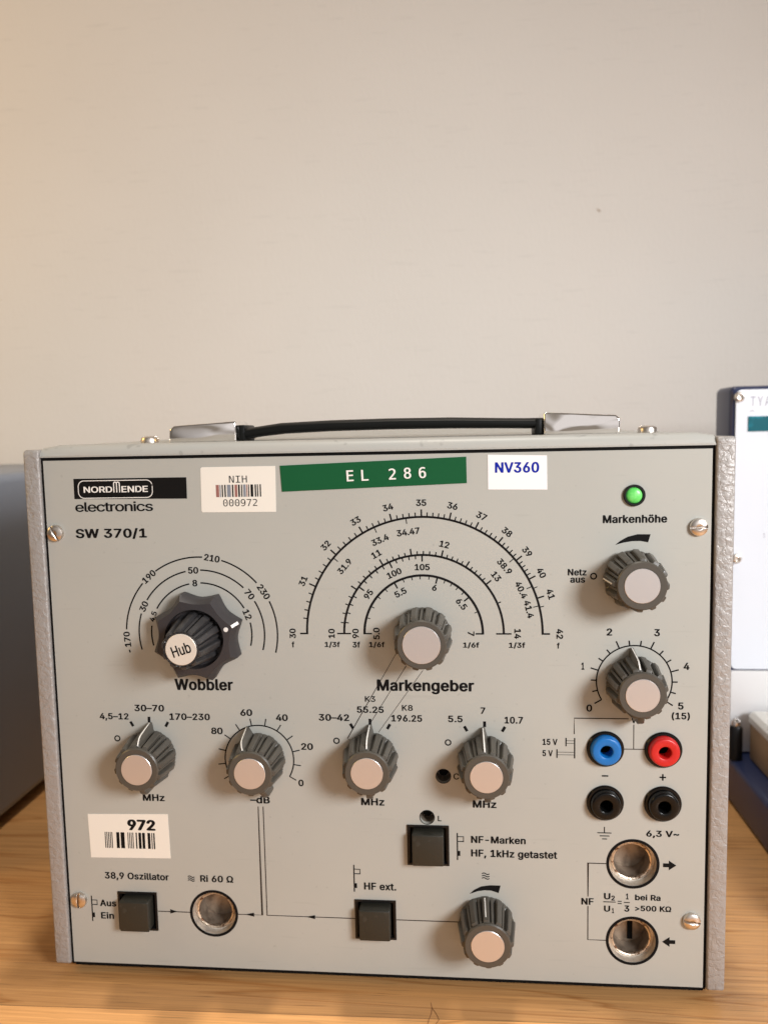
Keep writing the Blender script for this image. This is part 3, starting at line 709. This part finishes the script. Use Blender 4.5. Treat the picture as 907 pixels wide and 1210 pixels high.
# top screws (axis z)
def top_screw(x, y, zt):
    n = 40; r, h = 3.2, 2.5; b = MB()
    b.rings([[(q * math.cos(2 * pi * i / n), q * math.sin(2 * pi * i / n), zz) for i in range(n)] for q, zz in ((r * .8, -2.4), (r * .82, 0.05), (r, 0.1), (r * 1.02, 0.5 * h), (r * .9, .8 * h), (r * .6, .97 * h), (0.02, h))], cap0=True, cap1=True)
    o = b.build('cover_screw', M['steel'], gen, (OFF[0] + x, OFF[1] + y, OFF[2] + zt))
    g = MB(); g.box(-r * 1.2, r * 1.2, -0.4, 0.4, h * 0.6, h * 1.5); cut = g.build('cutter', M['dark']); cut.parent = o
    return o, cut
cuts.append(top_screw(30.0, 20, 186.1)); cuts.append(top_screw(204.4, 20, 186.1))
bpy.context.view_layer.update()
for o, cut in cuts:
    md = o.modifiers.new('slot', 'BOOLEAN'); md.operation = 'DIFFERENCE'; md.object = cut; md.solver = 'EXACT'
bpy.context.view_layer.update()
dg = bpy.context.evaluated_depsgraph_get()
for o, cut in cuts:
    me = bpy.data.meshes.new_from_object(o.evaluated_get(dg)); o.modifiers.clear(); o.data = me
for o, cut in cuts: bpy.data.objects.remove(cut)

# ---- carrying handle
strap_pts = [(60, 188.3), (64, 188.5), (69, 189.3), (78, 190.3), (95, 190.85), (116, 191.05), (138, 190.9), (155, 190.45), (164, 190.2), (172, 190.2)]
b = MB(); rr = []
for i, (x, z) in enumerate(strap_pts):
    a_ = strap_pts[max(i - 1, 0)]; c_ = strap_pts[min(i + 1, len(strap_pts) - 1)]
    th = math.atan2(c_[1] - a_[1], c_[0] - a_[0]); k = 1.0 if 2 < i < 7 else 0.92
    sec = []
    for j in range(32):
        t_ = 2 * pi * j / 32; cy = math.cos(t_); sy = math.sin(t_)
        yy = 7.2 * math.copysign(abs(cy) ** 0.55, cy); zz = 1.95 * k * math.copysign(abs(sy) ** 0.7, sy) + (0.10 * math.cos(6 * yy) if abs(yy) < 6 else 0)
        sec.append((x - zz * math.sin(th), 25.5 + yy, z + zz * math.cos(th)))
    rr.append(sec)
b.rings(rr); hd = P(b, 'carrying_handle', M['rubber'])
def bracket(pts):
    b = MB(); b.prism(pts, 17.0, 34.0); return b.build('handle_bracket', M['chrome'], hd, bevel=0.7, seg=4)
bracket([(38.1, 186.05), (62.6, 186.05), (62.6, 193.2), (40.0, 192.0), (38.3, 190.8)])
bracket([(169.4, 186.05), (194.9, 186.05), (194.9, 191.3), (193.4, 192.4), (169.4, 193.8)])
for x0, x1 in ((62.7, 65.4), (166.6, 169.3)):
    b = MB(); b.box(x0, x1, 18.2, 32.8, 186.2, 191.8); b.build('strap_end', M['rubber'], hd, bevel=0.6)

# ---- knobs: fluted body, ring, cap, pointer
def fluted(r_base, r_front, h, nrib, amp, ring, m, name, loc, cap_r, cap_m, phase=0.0, skirt=0.0):
    tab = [-0.55, -0.10, 0.75, 1.0, 1.0, 1.0, 1.0, 1.0, 1.0, 0.75, -0.55, -0.60, -0.05, 0.05, 0.10, 0.05]
    N = nrib * 16
    def rad(base, a, i): return base + a * (tab[i % 16] - 0.35)
    def rg(base, a, y): return [(rad(base, a, i) * math.cos(2 * pi * i / N + phase), y, rad(base, a, i) * math.sin(2 * pi * i / N + phase)) for i in range(N)]
    b = MB()
    hr = h - ring
    rr = [rg(r_base * 0.99, 0.15, -0.25), rg(r_base, 0.15, -0.8), rg(r_base - 0.1, 0.2, -1.4), rg(r_base - 0.15, amp, -1.9)]
    for k in range(1, 5):
        t_ = k / 4; rr.append(rg((r_base - 0.15) * (1 - t_) + (r_front + 0.25) * t_, amp, -1.9 - (hr - 1.9) * t_))
    rr += [rg(r_front + 0.18, amp * 0.9, -hr - 0.35), rg(r_front, 0.0, -hr - 0.55), rg(r_front, 0.0, -h + 0.35), rg(r_front - 0.35, 0.0, -h), rg(cap_r + 0.12, 0.0, -h), rg(cap_r + 0.1, 0, -h + 0.5)]
    b.rings(rr, cap0=False, cap1=True)
    o = b.build(name, m, gen, loc, sharp=28)
    c = MB(); c.lathe([(cap_r, -h + 0.45), (cap_r, -h - 0.10), (cap_r - 0.12, -h - 0.2), (0.02, -h - 0.2)], 64, cap1=True)
    c.build('cap', cap_m, o, sharp=20)
    return o
def pointer(o, r_base, r_front, h):
    b = MB(); pr = [(4, -0.15), (11.75, -0.15), (11.9, -0.8), (11.1, -5.2), (10.4, -9.0), (9.9, -10.2), (8.9, -11.1), (7.5, -11.7), (4, -11.7)]
    # tapered fin: wide at root, narrow ridge
    L, R = [], []
    for r_, y_ in pr:
        hw = 2.3 if r_ < 5 else (0.38 if y_ < -0.5 else 0.6)
        L.append((-hw, y_, r_)); R.append((hw, y_, r_))
    n = len(pr)
    b.add(L + R, [list(range(n)), list(range(2 * n - 1, n - 1, -1))] + [(i, n + i, n + (i + 1) % n, (i + 1) % n) for i in range(n)])
    b.build('pointer_fin', M['knob'], o, bevel=0.12, seg=2)
    b = MB(); ln = [(11.8, -1.0), (11.1, -5.2), (10.4, -9.0), (9.9, -10.2), (8.9, -11.1), (7.7, -11.65)]
    q = []
    for r_, y_ in ln: q += [(-0.2, y_ - 0.06, r_ + 0.06), (0.2, y_ - 0.06, r_ + 0.06), (0.2, y_ + 0.25, r_ - 0.2), (-0.2, y_ + 0.25, r_ - 0.2)]
    fs = []
    for i in range(len(ln) - 1):
        for j in range(4): fs.append((4 * i + j, 4 * i + (j + 1) % 4, 4 * i + 4 + (j + 1) % 4, 4 * i + 4 + j))
    fs += [(0, 1, 2, 3), (4 * len(ln) - 4, 4 * len(ln) - 3, 4 * len(ln) - 2, 4 * len(ln) - 1)]
    b.add(q, fs); b.build('pointer_line', M['white'], o)
    b = MB(); pts = [(-0.15, -6.0), (-0.15, -11.6), (-1.0, -11.8), (-6.5, -11.5), (-7.6, -10.8), (-9.6, -7.6), (-9.6, -6.0)]
    b.prism(pts, -1.1, 1.1, 'x'); b.build('skirt_tab', M['knob'], o, bevel=0.3)
KH = 13.0
def kloc(x, z): return (OFF[0] + x, OFF[1], OFF[2] + z)
def copy_part(src, loc, ang):
    c = src.copy(); COL.objects.link(c); c.parent = gen; c.location = Vector(loc) * MM; c.rotation_euler = (0, math.radians(90 - ang), 0)
    for ch in list(src.children):
        d = ch.copy(); COL.objects.link(d); d.parent = c
    return c
k0 = fluted(9.0, 7.35, KH, 12, 1.05, 1.5, M['knob'], 'pointer_knob', kloc(32.7, 78.1), 5.25, M['cap'])
pointer(k0, 9.0, 7.35, KH)
for x, z, a in ((71.05, 77.5, 109), (109.7, 78.3, 90.5), (148.1, 77.8, 93), (196.45, 105.1, 94)): copy_part(k0, kloc(x, z), a)
k0.rotation_euler = (0, math.radians(90 - 88), 0)
def rib_line(o, h, rb, rf):
    b = MB(); y0, y1 = -2.2, -h + 2.4
    f = lambda y: rb - 0.15 + (rf + 0.25 - rb + 0.15) * ((-y - 1.9) / (h - 1.5 - 1.9)) + 0.8
    b.add([(-0.2, y0, f(y0)), (0.2, y0, f(y0)), (0.2, y1, f(y1)), (-0.2, y1, f(y1)), (-0.2, y0, f(y0) - 0.5), (0.2, y0, f(y0) - 0.5), (0.2, y1, f(y1) - 0.5), (-0.2, y1, f(y1) - 0.5)],
          [(0, 1, 2, 3), (7, 6, 5, 4), (0, 4, 5, 1), (1, 5, 6, 2), (2, 6, 7, 3), (3, 7, 4, 0)])
    b.build('index_line', M['white'], o)
k1 = fluted(9.2, 7.6, KH + 0.6, 12, 1.05, 1.5, M['knob'], 'control_knob', kloc(148.0, 20.9), 5.4, M['cap'], phase=pi / 2 - 0.196)
rib_line(k1, KH + 0.6, 9.2, 7.6)
k1.rotation_euler = (0, math.radians(90 - 93), 0)
copy_part(k1, kloc(195.85, 139.7), 178)
km = fluted(9.3, 7.9, KH + 1.0, 12, 1.0, 1.5, M['knob'], 'tuning_knob', kloc(128.1, 121.1), 6.05, M['cap'], phase=0.1)

# ---- concentric Wobbler knob: scalloped skirt with the fluted hub knob inside
sk = MB(); N = 96
def scal(r, k):
    out = []
    for i in range(N):
        a = 360.0 * i / N; t_ = ((a - 18.5) % 45) / 45.0
        tip = abs(t_ - 0.5) * 2                       # 1 at the tips, 0 between
        out.append(r - k * (1 - tip ** 1.9))
    return out
def srg(r, k, y): return [(q * math.cos(2 * pi * i / N), y, q * math.sin(2 * pi * i / N)) for i, q in enumerate(scal(r, k))]
sk.rings([srg(15.4, 2.6, -0.3), srg(15.6, 2.6, -1.0), srg(15.5, 2.6, -5.6), srg(13.5, 1.7, -8.05), srg(10.0, 0, -8.15), srg(9.9, 0, -7.6), srg(9.7, 0, -4.2), srg(5, 0, -4.0)], cap0=False, cap1=True)
star = sk.build('scalloped_knob', M['star'], gen, kloc(*WC), sharp=30)
b = MB(); b.lathe([(0.75, -8.0), (0.75, -8.32), (0.02, -8.33)], 24, c=pol((0, 0), 11.5, 17)); b.build('index_dot', M['white'], star)
b = MB(); p0 = pol((0, 0), 13.45, 18.5); p1 = pol((0, 0), 15.35, 19.5); d_ = Vector((p1[0] - p0[0], 0, p1[1] - p0[1])).normalized(); nx = Vector((-d_.z, 0, d_.x)) * 0.5
q = [Vector((p0[0], -8.0, p0[1])), Vector((p1[0], -5.75, p1[1]))]
up = Vector((0.55, -0.8, 0.2)) * 0.3
vs = [q[0] - nx + up, q[0] + nx + up, q[1] + nx + up, q[1] - nx + up]; vs += [v - up * 4 for v in vs]
b.add(vs, [(0, 1, 2, 3), (7, 6, 5, 4), (0, 4, 5, 1), (1, 5, 6, 2), (2, 6, 7, 3), (3, 7, 4, 0)]); b.build('index_line', M['white'], star)
HH = 20.5
hub = fluted(8.9, 5.75, HH, 10, 1.0, 0.5, M['hubk'], 'hub_knob', kloc(*WC), 5.05, M['capw'], phase=0.2)
lettering('Hub', 0.1, 0.0, 6.3, 3.6, 18, parent=hub, y=-HH - 0.26, weight=0.016)

# ---- indicator lamp
b = MB(); b.lathe([(3.45, -0.02), (3.45, -0.7), (3.2, -0.95), (2.75, -0.95), (2.6, -0.4), (2.6, 1.2)], 48, cap1=False, c=(0, 0))
lamp = b.build('indicator_lamp', M['black'], gen, kloc(196.0, 166.5))
b = MB(); b.lathe([(2.6, 0.2), (2.58, -0.3), (2.2, -0.75), (1.4, -1.05), (0.6, -1.15), (0.02, -1.17)], 40); b.build('lens', M['lens'], lamp, sharp=60)

# ---- banana sockets
def banana(x, z, m, label):
    b = MB(); b.lathe([(6.0, -0.02), (6.05, -0.45), (5.7, -0.85), (5.1, -0.9), (5.0, -0.3)], 56, cap1=False)
    o = b.build('banana_socket', M['jackblack'], gen, kloc(x, z), label=label)
    b = MB(); b.lathe([(5.0, -0.25), (4.95, -1.4), (4.7, -2.6), (4.45, -2.95), (4.1, -3.05), (2.4, -3.05), (2.1, -2.9), (2.0, -2.5), (2.0, 6)], 56, cap1=False)
    b.build('insulator', m, o, sharp=50)
    b = MB(); b.lathe([(1.97, 1.5), (1.8, 1.6), (1.75, 6), (0.02, 6.1)], 32); b.build('contact', M['dark'], o)  # darkness of the hole is put into the contact's near-black colour
banana(187.45, 82.7, M['blue'], 'blue banana socket'); banana(206.05, 82.65, M['red'], 'red banana socket')
banana(187.5, 64.15, M['jackblack'], 'black banana socket above the ground symbol'); banana(206.1, 64.2, M['jackblack'], 'black banana socket above 6,3 V')

# ---- coaxial sockets sunk in the panel
for i, (x, z, r) in enumerate(SOCK):
    b = MB(); b.lathe([(r - 0.03, 0.1), (r - 0.05, 3.0), (6.6, 3.05), (6.55, 2.2)], 64, cap1=False)
    o = b.build('coaxial_socket', M['alu'], gen, kloc(x, z))
    b = MB(); b.lathe([(6.75, 2.9), (6.7, 1.9), (6.45, 1.65), (6.0, 1.9), (5.9, 2.6)], 64, cap1=False); b.build('contact_rim', M['brass'], o)
    b = MB(); b.lathe([(5.95, 2.2), (5.9, 9), (0.02, 9.2)], 64); b.build('bore', M['bore'], o, sharp=60)
    b = MB(); b.box(0.2, 1.9 if i == 1 else 0.7, 8.6, 9.15, -4.9, 1.6); i == 1 and b.build('centre_slot', M['dark'], o)

# ---- push buttons
for i, (x, z) in enumerate(BTN):
    b = MB()
    for x0, x1, z0, z1 in ((-7.15, -6.45, -7.15, 7.15), (6.45, 7.15, -7.15, 7.15), (-6.45, 6.45, 6.45, 7.15), (-6.45, 6.45, -7.15, -6.45)): b.box(x0, x1, -0.35, 2, z0, z1)
    for x0, x1, z0, z1 in ((-6.45, -6.1, -6.45, 6.45), (6.1, 6.45, -6.45, 6.45), (-6.1, 6.1, 6.1, 6.45), (-6.1, 6.1, -6.45, -6.1)): b.box(x0, x1, 0.6, 8, z0, z1)
    b.box(-6.1, 6.1, 7, 8, -6.1, 6.1)
    o = b.build('push_button', M['black'], gen, kloc(x, z))
    c = MB(); c.add([(-5.35, 6.9, -5.6), (5.35, 6.9, -5.6), (5.35, 6.9, 5.6), (-5.35, 6.9, 5.6), (-5.3, -4.0, -5.5), (5.3, -4.0, -5.5), (5.3, -4.0, 5.5), (-5.3, -4.0, 5.5)],
                     [(0, 3, 2, 1), (4, 5, 6, 7), (0, 1, 5, 4), (1, 2, 6, 5), (2, 3, 7, 6), (3, 0, 4, 7)])
    c.build('button_cap', M['button'], o, bevel=0.45, seg=3)
# trimmer holes: dark tubes behind the panel
for x, z in TRIM:
    b = MB(); b.lathe([(2.36, 0.05), (2.36, 6), (0.02, 6.1)], 40, cap1=True); o = b.build('trimmer_hole', M['bore'], gen, kloc(x, z))
    b = MB(); b.lathe([(1.6, 5.9), (1.6, 4.2), (0.02, 4.0)], 24); b.build('trimmer_screw', M['dark'], o)

# ================================================================= NEIGHBOURS
box = thing('instrument_case', 'blue-grey metal equipment case standing on the table at the far left, behind the signal generator', 'equipment case', (-190, 170, TZ))
BO = (190, -170, -TZ)
b = MB(); b.box(-300, -87.5, 55, 285, TZ + 5, 171.5); b.build('case_body', M['bluegrey'], box, BO, bevel=5, seg=5)
for x in (-275, -110):
    for y in (80, 260):
        b = MB(); b.rings([[(x + 9 * math.cos(2 * pi * i / 24), y + 9 * math.sin(2 * pi * i / 24), z) for i in range(24)] for z in (TZ + 5.2, TZ + 0.02)]); b.build('foot', M['black'], box, BO)

tr = thing('training_unit', 'navy framed instrument with white upright panel and teal display, right of the signal generator', 'instrument', (380, 110, TZ))
TO = (-380, -110, -TZ)
b = MB(); b.box(276.2, 500, 158, 183, 12, 207.5); b.build('upright_frame', M['navy'], tr, TO, bevel=3.0, seg=4)
b = MB(); b.prism(rrect(278.6, 496, 63, 205.6, 3.0), 157.2, 159); fp = b.build('white_front', M['whitep'], tr, TO)
b = MB(); b.box(278.6, 496, 156.8, 158.6, 19, 62.2); b.build('silver_strip', M['silver'], tr, TO, bevel=0.5)
b = MB(); b.box(276.6, 500, 25, 184, TZ + 0.03, 18.0); b.build('base', M['navy'], tr, TO, bevel=2.5, seg=4)
b = MB(); b.box(284.5, 330, 156.7, 157.4, 184.8, 192.3); ds = b.build('display', M['lcd'], tr, TO)
for z in (202.0, 120.7):
    b = MB(); n = 32; b.lathe([(2.5, 157.2), (2.5, 156.2), (2.0, 155.4), (1.35, 155.2), (1.2, 156.3), (0.02, 156.4)], n, c=(280.2 if z < 200 else 280.0, z)); b.build('screw', M['steel'], tr, TO)
lettering('TYA', 290.3, 199.8, 9.6, 4.6, m=M['greyink'], parent=fp, y=157.12, weight=-0.03, spacing=1.3)
lettering('^', 286.3, 195.0, 2.4, 0.8, m=M['greyink'], parent=fp, y=157.12, weight=-0.03)
lettering('1', 293.6, 132.5, 0.7, 2.0, m=M['greyink'], parent=fp, y=157.12)
b = MB(); b.rings([[(279.6 + r * math.cos(2 * pi * i / 24), 150 + r * math.sin(2 * pi * i / 24), z) for i in range(24)] for r, z in ((3.2, 18.05), (3.2, 34.5), (2.6, 35.5))]); tp = b.build('terminal_post', M['black'], tr, TO)
b = MB(); b.rings([[(279.6 + r * math.cos(2 * pi * i / 24), 150 + r * math.sin(2 * pi * i / 24), z) for i in range(24)] for r, z in ((1.9, 35.6), (2.2, 36.8), (1.9, 38.2), (0.8, 39.2), (0.02, 39.3))]); b.build('terminal_cap', M['chrome'], tp)

bx = thing('white_topped_box', 'small brown box with a white top lying on the navy base at the right edge', 'box', (330, 105, 18.05))  # body coloured brown, lid coloured white
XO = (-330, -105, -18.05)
b = MB(); b.box(286.5, 400, 40, 151, 18.1, 39.5); b.build('box_body', M['dullbrown'], bx, XO, bevel=1.5, seg=3)
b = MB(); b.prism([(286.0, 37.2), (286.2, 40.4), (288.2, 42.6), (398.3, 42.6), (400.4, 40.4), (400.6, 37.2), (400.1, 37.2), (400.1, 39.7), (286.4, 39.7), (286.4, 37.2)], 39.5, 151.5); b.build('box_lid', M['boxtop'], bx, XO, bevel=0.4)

# stray hairs on the table, a chip in the wall paint
def strand(b, pts, r=0.10):
    rr = []
    for i, p in enumerate(pts):
        a = Vector(pts[max(i - 1, 0)]); c = Vector(pts[min(i + 1, len(pts) - 1)]); d = (c - a).normalized(); sd = Vector((-d.y, d.x, 0))
        rr.append([(p[0] + sd.x * r * math.cos(t_), p[1] + sd.y * r * math.cos(t_), p[2] + r * math.sin(t_)) for t_ in (0, pi / 3, 2 * pi / 3, pi, 4 * pi / 3, 5 * pi / 3)])
    b.rings(rr)
zt = TZ + 0.07
b = MB(); strand(b, [(129.0, -7.0, zt), (129.4, -9.5, zt), (129.3, -12.0, zt), (128.7, -14.5, zt), (128.2, -17.0, zt)], 0.07); strand(b, [(129.45, -9.6, zt + 0.1), (130.4, -11.2, zt + 0.05), (131.4, -13.2, zt), (131.9, -14.8, zt), (131.0, -16.6, zt)], 0.07); h1 = b.build('hair', M['hair'])
h1['label'] = 'short brown hair lying on the tabletop in front of the signal generator'; h1['category'] = 'hair'
b = MB(); b.prism([(233.6, 332.9), (234.2, 333.0), (235.4, 332.0), (236.3, 331.2), (235.8, 330.9), (234.6, 331.6)], WALL_Y - 0.25, WALL_Y - 0.01)
b.build('paint_chip', M['dullbrown'], w)
